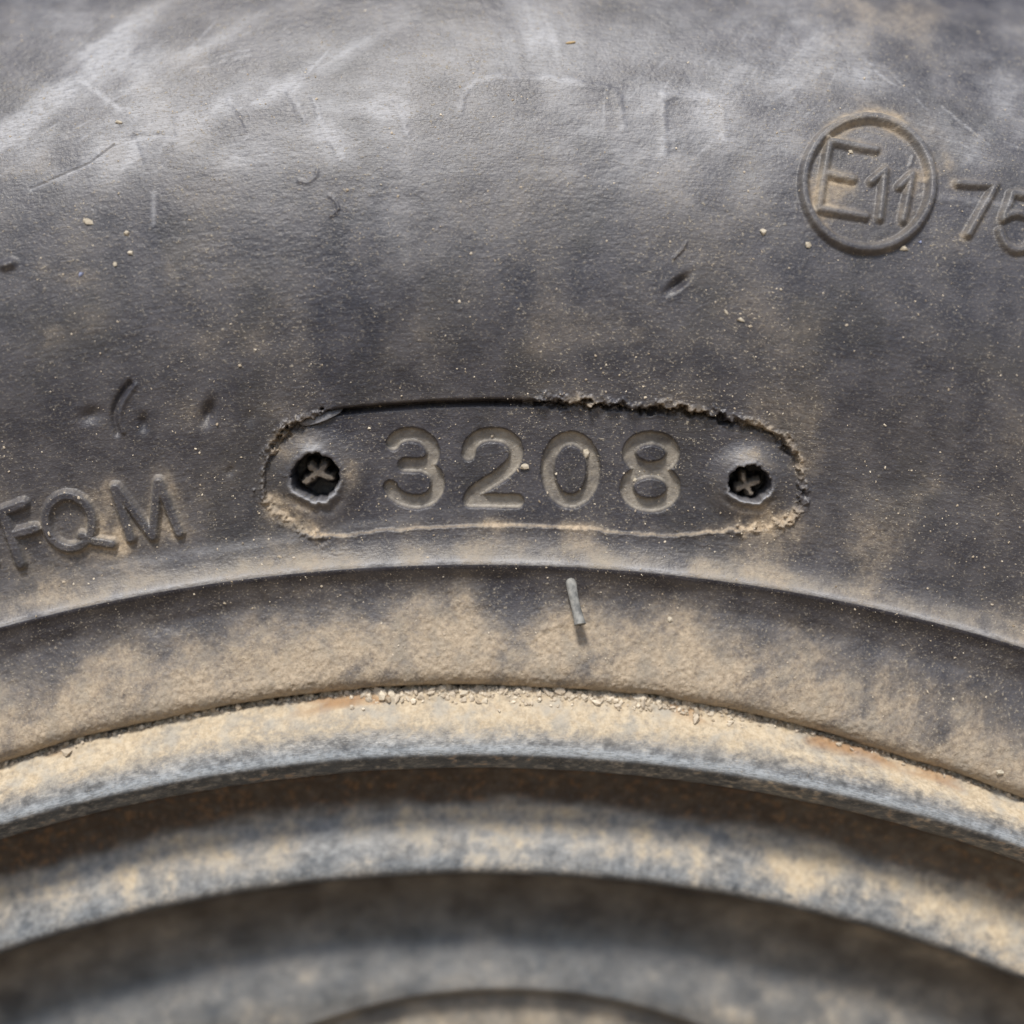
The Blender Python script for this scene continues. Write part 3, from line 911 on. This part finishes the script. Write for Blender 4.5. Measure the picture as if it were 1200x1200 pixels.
# bank of grains along the gap
n = 6500
u = rng.uniform(-60, 1260, n)
keep = rng.uniform(0, 1, n) < (0.28+0.72*np.exp(-((u-640)/200.)**4)+0.35*sstep(830, 900, u)*(rng.uniform(0, 1, n) < 0.8)+0.12*(u < 380))
u = u[keep]
ci = np.array([np.argmin(np.abs(W_.px[np.argmin(np.abs(W_.t-s_gap)), :]-a)) for a in u])
so = np.abs(rng.normal(0, 1.0, len(u)))*np.where(np.abs(u-640) < 230, 1.0, 0.55)-0.9
ri = np.array([np.argmin(np.abs(W_.t-(s_gap+a))) for a in so])
size = np.exp(rng.normal(-1.62, 0.45, len(u)))*np.where(np.abs(u-640) < 260, 1.0, 0.75)
size = np.clip(size, 0.09, 0.62)
pos = W_.co[ri, ci]+W_.n[ri, ci]*(size*0.35*MM)[:, None]
o = grit_obj("packed_grit", pos, size*MM, "pale grit packed in the gap between tyre and rim", flat=0.9)
o["kind"] = "stuff"
# loose specks over the rubber
n = 3000
ii = rng.integers(2, T.shape[0]-60, n*3); jj = rng.integers(2, T.shape[1]-2, n*3)
ok = (T.px[ii, jj] > -30) & (T.px[ii, jj] < 1230) & (T.py[ii, jj] > -30)
wgt = 0.25+0.75*sstep(-0.2, 0.4, fbm(T.arc[ii, jj]/10., T.S[ii, jj]/8., 130, 3))
wgt *= np.where(T.yy[ii, jj] > 660, 0.8, 1.0)
hole = (np.hypot(T.px[ii, jj]-370, T.py[ii, jj]-559) < 40) | (np.hypot(T.px[ii, jj]-878, T.py[ii, jj]-566) < 40)
ok &= (rng.uniform(0, 1, n*3) < wgt) & ~hole
ii, jj = ii[ok][:n], jj[ok][:n]
size = np.clip(np.exp(rng.normal(-2.85, 0.45, len(ii))), 0.03, 0.2)
pos = T.co[ii, jj]+T.n[ii, jj]*(size*0.25*MM)[:, None]
o = grit_obj("dust_specks", pos, size*MM, "tiny pale dust specks scattered over the black rubber", flat=0.7)
o["kind"] = "stuff"

# single crumbs one can point to
M_CRUMB = plain("pale_crumb", (0.38, 0.33, 0.25), (0.56, 0.50, 0.40), 0.8, 2500)
M_BLUE = plain("blue_chip", (0.22, 0.26, 0.42), (0.3, 0.34, 0.5), 0.5, 2500)
M_STRAW = plain("straw", (0.36, 0.24, 0.10), (0.5, 0.36, 0.18), 0.8, 2500)
def on_tyre(x, y):
    k = np.argmin((T.px-x)**2+(T.py-y)**2)
    return T.co.reshape(-1, 3)[k], T.n.reshape(-1, 3)[k]
def crumb(x, y, w, hgt, rot, label, cat="crumb", mat=None, name="crumb"):
    p, n_ = on_tyre(x, y)
    v = IV*(1+0.34*rng.standard_normal((12, 1)).clip(-1.2, 1.2))*np.array([w/23., min(w, hgt)/40., hgt/23.])
    c, s = math.cos(math.radians(-rot)), math.sin(math.radians(-rot))
    v = np.stack([c*v[:, 0]-s*v[:, 2], v[:, 1], s*v[:, 0]+c*v[:, 2]], 1)*MM
    me = mesh_from(name, v, IF)
    me.polygons.foreach_set("use_smooth", np.zeros(len(IF), dtype=bool))
    o = obj(name, me, mat or M_CRUMB)
    o.location = tuple(p+n_*(min(w, hgt)/60.)*MM)
    o["label"] = label; o["category"] = cat; o["group"] = "loose crumbs on the tyre"
    return o
crumb(615, 547, 12, 9, 0, "bright cream crumb beside the engraved figure 2")
crumb(103, 259, 14, 7, 10, "flat pale crumb, left of the two near the upper left")
crumb(148, 273, 12, 8, -10, "pale crumb beside the dark stain at upper left")
crumb(152, 296, 7, 7, 0, "small round crumb below the dark stain at upper left")
crumb(134, 310, 6, 6, 0, "tiny whitish crumb next to a blue chip")
crumb(95, 321, 10, 5, -40, "small blue chip on the upper left of the tyre", "chip", M_BLUE, "blue_chip")
crumb(141, 144, 10, 6, 20, "yellowish crumb in the white rubbed patch")
crumb(895, 272, 9, 9, 0, "pale crumb left of the circled mark")
crumb(946, 287, 9, 8, 30, "pale crumb at the lower left edge of the circle")
crumb(1059, 291, 10, 7, 0, "pale crumb touching the circle's lower right edge")
crumb(868, 374, 11, 6, 10, "flat cream crumb below the circled mark, rightmost of two")
crumb(850, 366, 9, 4, 50, "thin cream sliver below the circled mark")
crumb(996, 178, 11, 5, 45, "pale flake on the letter E in the circle")
crumb(745, 564, 6, 6, 0, "white grain in the waist of the figure 8, left side")
crumb(1078, 283, 5, 4, 30, "tiny blue chip under the circled mark", "chip", M_BLUE, "blue_chip")
crumb(688, 533, 9, 12, 10, "tan lump stuck in the figure 0")
crumb(668, 51, 16, 4, -10, "short brown straw bit near the top edge", "straw", M_STRAW, "straw_bit")
crumb(784, 726, 7, 7, 0, "pale pebble on the dust below the ridge")
crumb(1180, 884, 12, 10, 0, "white pebble near the rim at the right edge")
